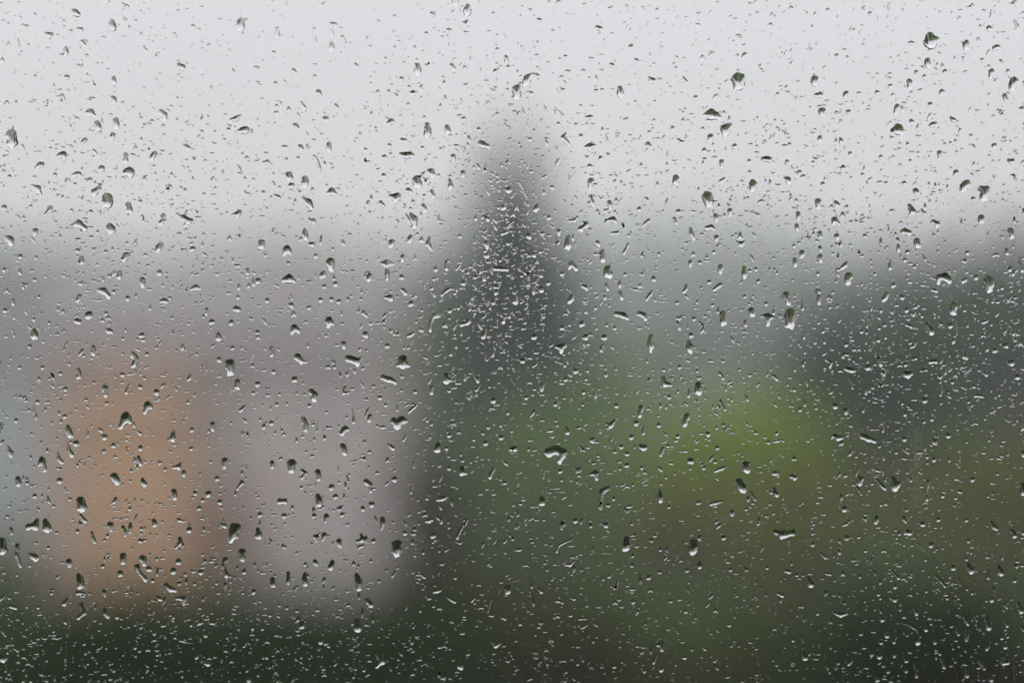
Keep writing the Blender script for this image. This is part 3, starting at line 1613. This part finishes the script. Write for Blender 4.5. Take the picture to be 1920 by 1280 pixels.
def solve(list_pts, G, iters, seeds, roughs, slopes, betas):
    """pressure balance of sessile drops on a vertical pane: lap(h) = -(p0 + rho g y); returns per drop (verts, tris)"""
    n = len(list_pts)
    SD = np.empty((n, G, G)); XX = np.empty((n, G, G)); YY = np.empty((n, G, G)); CX = np.empty(n); CY = np.empty(n)
    for i, pts in enumerate(list_pts):
        m_ = 1.22
        x0 = min(p[0] - p[2] * m_ for p in pts) - .2; x1 = max(p[0] + p[2] * m_ for p in pts) + .2
        y0 = min(p[1] - p[2] * m_ for p in pts) - .2; y1 = max(p[1] + p[2] * m_ for p in pts) + .2
        X, Y = np.meshgrid(np.linspace(x0, x1, G), np.linspace(y0, y1, G))
        XX[i], YY[i] = X, Y
        SD[i] = sdf(pts, X, Y, seeds[i], roughs[i])
        CX[i] = (x1 - x0) / (G - 1); CY[i] = (y1 - y0) / (G - 1)
    SD[:, 0, :] = np.maximum(SD[:, 0, :], .05); SD[:, -1, :] = np.maximum(SD[:, -1, :], .05)
    SD[:, :, 0] = np.maximum(SD[:, :, 0], .05); SD[:, :, -1] = np.maximum(SD[:, :, -1], .05)
    ins = SD < -1e-3
    Lc = np.array([max(max(p[1] + p[2] for p in q) - min(p[1] - p[2] for p in q), 1e-3) / 2 for q in list_pts])
    yc = np.array([(max(p[1] + p[2] for p in q) + min(p[1] - p[2] for p in q)) / 2 for q in list_pts])
    src = np.clip(1 + betas[:, None, None] * (YY - yc[:, None, None]) / Lc[:, None, None], -0.6, 3)
    wx = 1 / CX ** 2; wy = 1 / CY ** 2
    sdc = np.maximum(-SD, 1e-3)
    diag = np.zeros_like(SD); Wt = []
    for ax, sh, w in ((2, 1, wx), (2, -1, wx), (1, 1, wy), (1, -1, wy)):
        nb = np.roll(SD, sh, axis=ax); inn = nb < -1e-3
        rho = np.clip(nb / sdc, 0, 3)
        diag += w[:, None, None] * np.where(inn, 1.0, 1.0 + rho)
        Wt.append((ax, sh, w[:, None, None] * inn))
    h = np.where(ins, 1.0, 0)
    h = np.where(ins, sdc * (Lc[:, None, None]), 0)
    omega = 1.0
    par = (np.add.outer(np.arange(G), np.arange(G)) % 2).astype(bool)
    om = 1.82 if G > 30 else 1.6
    for it in range(iters):
        for c in (0, 1):
            acc = src.copy()
            for ax, sh, w in Wt:
                acc += w * np.roll(h, sh, axis=ax)
            new = acc / diag
            msk = ins & (par if c else ~par)
            h = np.where(msk, h + om * (new - h), h)
    # slope scaling
    res = []
    gy, gx = np.gradient(h, axis=(1, 2))
    for i in range(n):
        sx, sy = gx[i] / CX[i], gy[i] / CY[i]
        s = np.hypot(sx, sy)[ins[i]]
        if len(s) < 4:
            res.append(None); continue
        k = slopes[i] / max(np.percentile(s, 88), 1e-6)
        H = h[i] * k
        # boundary vertices: outside nodes beside an inside one slide onto the contour
        I = ins[i]
        gyS, gxS = np.gradient(SD[i]); gxS /= CX[i]; gyS /= CY[i]
        gn = np.hypot(gxS, gyS) + 1e-6
        near = ~I & (np.roll(I, 1, 0) | np.roll(I, -1, 0) | np.roll(I, 1, 1) | np.roll(I, -1, 1)
                     | np.roll(np.roll(I, 1, 0), 1, 1) | np.roll(np.roll(I, 1, 0), -1, 1) | np.roll(np.roll(I, -1, 0), 1, 1) | np.roll(np.roll(I, -1, 0), -1, 1))
        st = np.minimum(np.maximum(SD[i], 0) / gn, 1.3 * math.hypot(CX[i], CY[i]))
        PX = np.where(near, XX[i] - gxS / gn * st, XX[i]); PY = np.where(near, YY[i] - gyS / gn * st, YY[i])
        use = I | near
        c4 = use[:-1, :-1] & use[1:, :-1] & use[:-1, 1:] & use[1:, 1:]
        anyin = I[:-1, :-1] | I[1:, :-1] | I[:-1, 1:] | I[1:, 1:]
        r, c = np.nonzero(c4 & anyin)
        idx = -np.ones(G * G, int)
        q = np.stack([r * G + c, r * G + c + 1, (r + 1) * G + c + 1, (r + 1) * G + c], 1)
        used = np.unique(q)
        idx[used] = np.arange(len(used))
        q = idx[q]
        V = np.stack([PX.ravel()[used], PY.ravel()[used], np.where(I, H, 0).ravel()[used]], 1)
        res.append((V, q))
    return res


def to_world(V, q, cx, cy_):
    """photo-pixel drop (x right, y down, height) -> metres about its own centre on the pane; front (curved, outdoors) and flat back"""
    n = len(V)
    f = np.stack([(V[:, 0] - cx) * MM, V[:, 2] * MM + 1e-5, -(V[:, 1] - cy_) * MM], 1)
    b = f.copy(); b[:, 1] = 6e-6
    # outdoors is +Y: the front face's normal must point to +Y
    qf = q[:, [0, 1, 2, 3]]; qb = q[:, ::-1] + n
    return np.concatenate([f, b]), np.concatenate([qf, qb]), np.concatenate([np.ones(len(q), bool), np.zeros(len(q), bool)])


# a run of water is never a clean capsule: give two-point drops a waist or a belly off their axis
wr = random.Random(3)
for p in drops:
    if len(p) == 2:
        (xa, ya, ra), (xb, yb, rb) = p
        l_ = math.hypot(xb - xa, yb - ya)
        if l_ > 1.5 * min(ra, rb) and abs(xb - xa) > 0.35 * l_ or l_ > 4 * min(ra, rb):
            o_ = wr.uniform(-.45, .45) * min(ra, rb)
            t_ = wr.uniform(.35, .65)
            p.insert(1, (xa + (xb - xa) * t_ - (yb - ya) / l_ * o_, ya + (yb - ya) * t_ + (xb - xa) / l_ * o_, (ra + rb) / 2 * wr.uniform(.72, 1.2)))
            p[0] = (xa, ya, ra * wr.uniform(.7, 1.1)); p[-1] = (xb, yb, rb * wr.uniform(.75, 1.15))
area = []
for p in drops:
    a = 0
    for k, (x_, y_, r_) in enumerate(p):
        a += math.pi * r_ * r_ * (1.0 if k == 0 else 0.25)
        if k:
            a += math.hypot(x_ - p[k - 1][0], y_ - p[k - 1][1]) * (r_ + p[k - 1][2])
    area.append(a)
inpic = [0 < sum(q[0] for q in p) / len(p) < 1920 and 0 < sum(q[1] for q in p) / len(p) < 1280 for p in drops]
order = sorted(range(len(drops)), key=lambda i: (-(inpic[i]), -area[i]))
big, rest = order[:300], order[300:]


def params(i):
    p = drops[i]
    r = math.sqrt(area[i] / math.pi)
    beta = min(0.95, 0.25 + r * 0.05)
    slope = math.tan(math.radians(min(44, 33 + r * 0.9 + (hash((i * 7919) % 101) % 7 - 3))))
    return slope, beta


def run(ids, G, iters):
    pr = [params(i) for i in ids]
    return solve([drops[i] for i in ids], G, iters, [i + 5 for i in ids], [0.14] * len(ids), np.array([a for a, _ in pr]), np.array([b for _, b in pr]))


# ---- what each drop looks like, and where it sits, in words
def zone(x, y):
    if y < 215: return 'the pale sky left of the conifer tip' if x < 640 else ('the pale sky above the conifer' if x < 1280 else 'the pale sky at upper right')
    if 880 < x < 1060 and y < 760: return 'the tall dark conifer'
    if y < 400:
        return 'the low sky at left' if x < 430 else 'the low sky left of the conifer' if x <= 880 else ('the low sky right of the conifer' if x < 1420 else 'the low sky at right')
    if y < 560:
        return 'the misty trees at left' if x < 400 else 'the misty trees by the conifer' if x <= 880 else ('the mist right of the conifer' if x < 1440 else 'the misty wood at right')
    if x < 80: return 'the pale outbuilding' if y < 1010 else 'the dark lower left bush'
    if x < 360: return 'the grey house roof' if y < 700 else ('the orange house extension' if y < 1090 else 'the dark lower left bush')
    if x < 730: return 'the pink grey upper wall' if y < 760 else ('the pink grey lower wall' if y < 1050 else 'the dark green bushes')
    if x < 1200: return 'the soft green trees' if y < 800 else ('the green middle bushes' if y < 1000 else 'the dark olive bushes')
    if x < 1460: return 'the grey green garden' if y < 700 else ('the lime green bush' if y < 1000 else 'the dark olive ground')
    return 'the dark right hand wood' if y < 860 else ('the moss green bushes' if y < 1040 else 'the black lower right evergreen')


def shape_words(p):
    X, Y = np.meshgrid(np.linspace(min(q[0] - q[2] for q in p), max(q[0] + q[2] for q in p), 40),
                       np.linspace(min(q[1] - q[2] for q in p), max(q[1] + q[2] for q in p), 40))
    d = np.full(X.shape, 1e9)
    for a, b in (list(zip(p[:-1], p[1:])) or [(p[0], p[0])]):
        dx, dy = b[0] - a[0], b[1] - a[1]; l2 = dx * dx + dy * dy + 1e-9
        t = np.clip(((X - a[0]) * dx + (Y - a[1]) * dy) / l2, 0, 1)
        d = np.minimum(d, np.hypot(X - a[0] - t * dx, Y - a[1] - t * dy) - (a[2] + t * (b[2] - a[2])))
    m = d < 0
    x, y = X[m], Y[m]
    C = np.cov(np.stack([x, y])); ev, vec = np.linalg.eigh(C)
    asp = math.sqrt(ev[1] / ev[0]); ax = vec[:, 1]
    ang = math.degrees(math.atan2(-ax[1], ax[0])) % 180       # 90 = upright
    if len(p) >= 3:
        a, b, c = p[0], p[len(p) // 2], p[-1]
        L_ = math.hypot(c[0] - a[0], c[1] - a[1]) + 1e-6
        dev = ((c[0] - a[0]) * (a[1] - b[1]) - (a[0] - b[0]) * (c[1] - a[1])) / L_
        if abs(dev) > 0.16 * L_ and abs(dev) > 1.2:
            return ('arched' if dev > 0 else 'sagging') if abs(c[0] - a[0]) > abs(c[1] - a[1]) else 'hooked'
    if asp < 1.22: return 'round'
    if 65 < ang < 115: return 'slim upright' if asp > 2.2 else 'egg shaped upright'
    if ang < 25 or ang > 155: return 'wide flat' if asp > 1.6 else 'broad oval'
    return 'right leaning' if ang <= 65 else 'left leaning'


info = []
for i in big:
    p = drops[i]
    cx = sum(q[0] for q in p) / len(p); cy_ = sum(q[1] for q in p) / len(p)
    size = 'large' if area[i] > 330 else ('medium' if area[i] > 150 else 'small')
    info.append([i, cx, cy_, size, shape_words(p), zone(cx, cy_)])
groups = {}
for r in info:
    groups.setdefault((r[3], r[4], r[5]), []).append(r)
ORD = ['', 'second ', 'third ', 'fourth ', 'fifth ', 'sixth ']
labels = {}
for (size, shp, zn), rs in groups.items():
    art = '%s %s raindrop over %s' % (size, shp, zn)
    if len(rs) == 1:
        labels[rs[0][0]] = art
        continue
    sx = max(r[1] for r in rs) - min(r[1] for r in rs); sy = max(r[2] for r in rs) - min(r[2] for r in rs)
    k_ = 1 if sx > sy else 2
    rs.sort(key=lambda r: r[k_])
    n_ = len(rs)
    lo, hi = ('leftmost', 'rightmost') if k_ == 1 else ('highest', 'lowest')
    for j, r in enumerate(rs):
        w = (ORD[j] + lo) if j < (n_ + 1) // 2 else (ORD[n_ - 1 - j] + hi)
        if j == 1 and n_ == 3: w = 'middle one'
        labels[r[0]] = art + ', ' + w

GROUP = 'raindrops clinging to the window pane'
for i, rs in zip(big, run(big, G, 130)):
    if rs is None:
        continue
    V, q = rs
    p = drops[i]
    cx = sum(k[0] for k in p) / len(p); cy_ = sum(k[1] for k in p) / len(p)
    v, f, sm = to_world(V, q, cx, cy_)
    o = quick_mesh('raindrop', v, f, M['water'], None, sm)
    o.location = ((cx - 960) * MM, PANE_Y, -(cy_ - 640) * MM)
    tag(o, labels[i], 'raindrop', GROUP)

# ---- all the finer drops: one mass
FV, FF, FS = [], [], []
off = 0
def add_fine(v, f, s, x, y):
    global off
    v = v + np.array([(x - 960) * MM, PANE_Y, -(y - 640) * MM])
    FV.append(v); FF.append(f + off); FS.append(s); off += len(v)
for i, rs in zip(rest, run(rest, 26, 60)):
    if rs is None:
        continue
    V, q = rs
    cx, cy_ = drops[i][0][0], drops[i][0][1]
    v, f, sm = to_world(V, q, cx, cy_)
    add_fine(v, f, sm, cx, cy_)

# occupancy of the pane, so that fine drops do not run into the traced ones
OX0, OY0, OX1, OY1 = -260, -220, 2180, 1500
occ = np.zeros(((OY1 - OY0), (OX1 - OX0)), bool)
def mark(x, y, r):
    x -= OX0; y -= OY0
    a0, a1 = int(max(0, x - r)), int(min(occ.shape[1], x + r + 1)); b0, b1 = int(max(0, y - r)), int(min(occ.shape[0], y + r + 1))
    if a1 <= a0 or b1 <= b0: return
    yy, xx = np.ogrid[b0:b1, a0:a1]
    occ[b0:b1, a0:a1] |= (xx - x) ** 2 + (yy - y) ** 2 < r * r
for p in drops:
    for a, b in (list(zip(p[:-1], p[1:])) or [(p[0], p[0])]):
        st = max(1, int(math.hypot(b[0] - a[0], b[1] - a[1]) / 2))
        for k in range(st + 1):
            t = k / st
            mark(a[0] + (b[0] - a[0]) * t, a[1] + (b[1] - a[1]) * t, (a[2] + (b[2] - a[2]) * t) * 1.12 + 0.5)

# templates: unit-size drops of many outlines (radius about 10)
TPL = []
tp = []
for k in range(90):
    kind = k % 6
    if kind == 0: p = [(0, 0, 10)]
    elif kind == 1: p = [(-8, rng.uniform(-2, 2), 6), (8, rng.uniform(-3, 3), 7)]
    elif kind == 2: p = [(rng.uniform(-5, 5), -9, 5), (0, 6, 8)]
    elif kind == 3: p = [(-10, 5, 4), (0, -3, 7), (10, 6, 4)]
    elif kind == 4: p = [(-9, -8, 4), (0, 0, 6.5), (8, 9, 5)]
    else: p = [(-11, -3, 4), (-2, 4, 6), (10, 1, 4.5)]
    tp.append(p)
tres = solve(tp, 13, 40, list(range(900, 990)), [0.17] * 90, np.full(90, 0.68), np.full(90, 0.5))
TPL = [r for r in tres if r is not None]
tres2 = solve(tp, 9, 30, list(range(300, 390)), [0.16] * 90, np.full(90, 0.66), np.full(90, 0.4))
TPS = [r for r in tres2 if r is not None]


def put(x, y, r, elong=1.0):
    if not (OX0 + 3 < x < OX1 - 3 and OY0 + 3 < y < OY1 - 3): return False
    if occ[int(y - OY0), int(x - OX0)]: return False
    V, q = (TPL if r > 1.7 else TPS)[rng.integers(len(TPL if r > 1.7 else TPS))]
    s = r / 10
    mir = 1 if rng.random() < .5 else -1
    v, f, sm = to_world(V * np.array([1, 1, 1]), q, 0, 0)
    w = v.copy()
    w[:, 0] *= s * mir; w[:, 2] *= s * elong
    w[:, 1] = np.where(v[:, 1] > 8e-6, (v[:, 1] - 1e-5) * s + 1e-5, 6e-6)
    if mir < 0: f = f[:, ::-1]
    add_fine(w, f, sm, x, y)
    mark(x, y, r * 1.15 + .3)
    return True


def density(x, y):
    """relative number of fine drops about a place on the pane"""
    d = 0.55
    d += 0.55 * min(1, max(0, (y - 120) / 350))
    d += 2.4 * math.exp(-((x - 955) / 100) ** 2 - ((y - 470) / 210) ** 2)
    d += 0.7 * math.exp(-((x - 1230) / 150) ** 2 - ((y - 500) / 110) ** 2)
    d += 0.9 * math.exp(-((x - 1700) / 210) ** 2 - ((y - 590) / 170) ** 2)
    d += 0.35 * math.exp(-((x - 250) / 260) ** 2 - ((y - 500) / 120) ** 2)
    d *= 1 + 0.33 * math.sin(x * .021 + 2 * math.sin(y * .013)) * math.sin(y * .017 + 1.7 * math.sin(x * .011)) + 0.22 * math.sin(x * .053 + y * .019) * math.sin(y * .047)
    d -= 0.35 * math.exp(-((x - 600) / 230) ** 2 - ((y - 60) / 130) ** 2)
    if y > 700: d -= 0.35 * min(1, (y - 700) / 200) * (1 if x > 700 else 0.3)
    d += 0.3 * math.exp(-((x - 350) / 350) ** 2 - ((y - 1190) / 110) ** 2)
    return d


cnt = 0; tries = 0
while cnt < 20000 and tries < 260000:
    tries += 1
    x = rng.uniform(OX0, OX1); y = rng.uniform(OY0, OY1)
    if rng.random() * 3.4 > density(x, y): continue
    u = rng.random()
    r = 0.9 + rng.exponential(0.78) if u < 0.83 else rng.uniform(2.0, 3.8)
    if not (0 < x < 1920 and 0 < y < 1280) and rng.random() < 0.14: r = rng.uniform(3, 7)
    r = min(r, 4.2) if r < 3 or (0 < x < 1920 and 0 < y < 1280) else r
    if put(x, y, r, rng.choice([0.6, 0.8, 1.0, 1.5, 2.0], p=[.2, .28, .34, .13, .05])): cnt += 1
# short wandering trails of beads left where a drop has run down, each ending in the drop itself
for k in range(34):
    x = rng.uniform(OX0, OX1); y = rng.uniform(300, 1250)
    ln = rng.uniform(25, 110); yy_ = y
    r0 = rng.uniform(0.8, 1.3)
    dx_ = rng.normal() * 0.12
    while yy_ < y + ln:
        put(x + rng.normal() * .9, yy_, r0 * rng.uniform(.6, 1.6), rng.uniform(.9, 2.0))
        st_ = rng.uniform(3, 13)
        yy_ += st_
        x += rng.normal() * .7 + dx_ * st_
    put(x, yy_ + 3, rng.uniform(2.2, 3.6), 1.2)
# mist of beads too small to tell apart, where a run has half dried
for bx, by0, by1, bw, nn in ((1717, 800, 950, 10, 420), (968, 300, 420, 40, 300)):
    for k in range(nn):
        put(bx + rng.normal() * bw * .6, rng.uniform(by0, by1), rng.uniform(.4, .65), 1.0)
fine = quick_mesh('fine_raindrops', np.concatenate(FV), np.concatenate(FF), M['water'], None, np.concatenate(FS))
tag(fine, 'fine spray of tiny raindrops scattered over the whole pane', 'raindrops', kind='stuff')

# ------------------------------------------------------------------ haze: one box of air round everything
hz = MB().box(-530, 530, -9, 620, -6.3, 27)
hb = hz.build('haze', None or mat('haze_air', (1, 1, 1)))
hm = hb.data.materials[0]
t = hm.node_tree
for n in list(t.nodes):
    t.nodes.remove(n)
o_ = t.nodes.new('ShaderNodeOutputMaterial')
pv = t.nodes.new('ShaderNodeVolumePrincipled')
pv.inputs['Color'].default_value = (0.96, 0.975, 1.0, 1)
pv.inputs['Density'].default_value = 0.0019
pv.inputs['Anisotropy'].default_value = 0.0
t.links.new(pv.outputs[0], o_.inputs['Volume'])
tag(hb, 'pale rain haze filling the air', 'haze', kind='stuff')
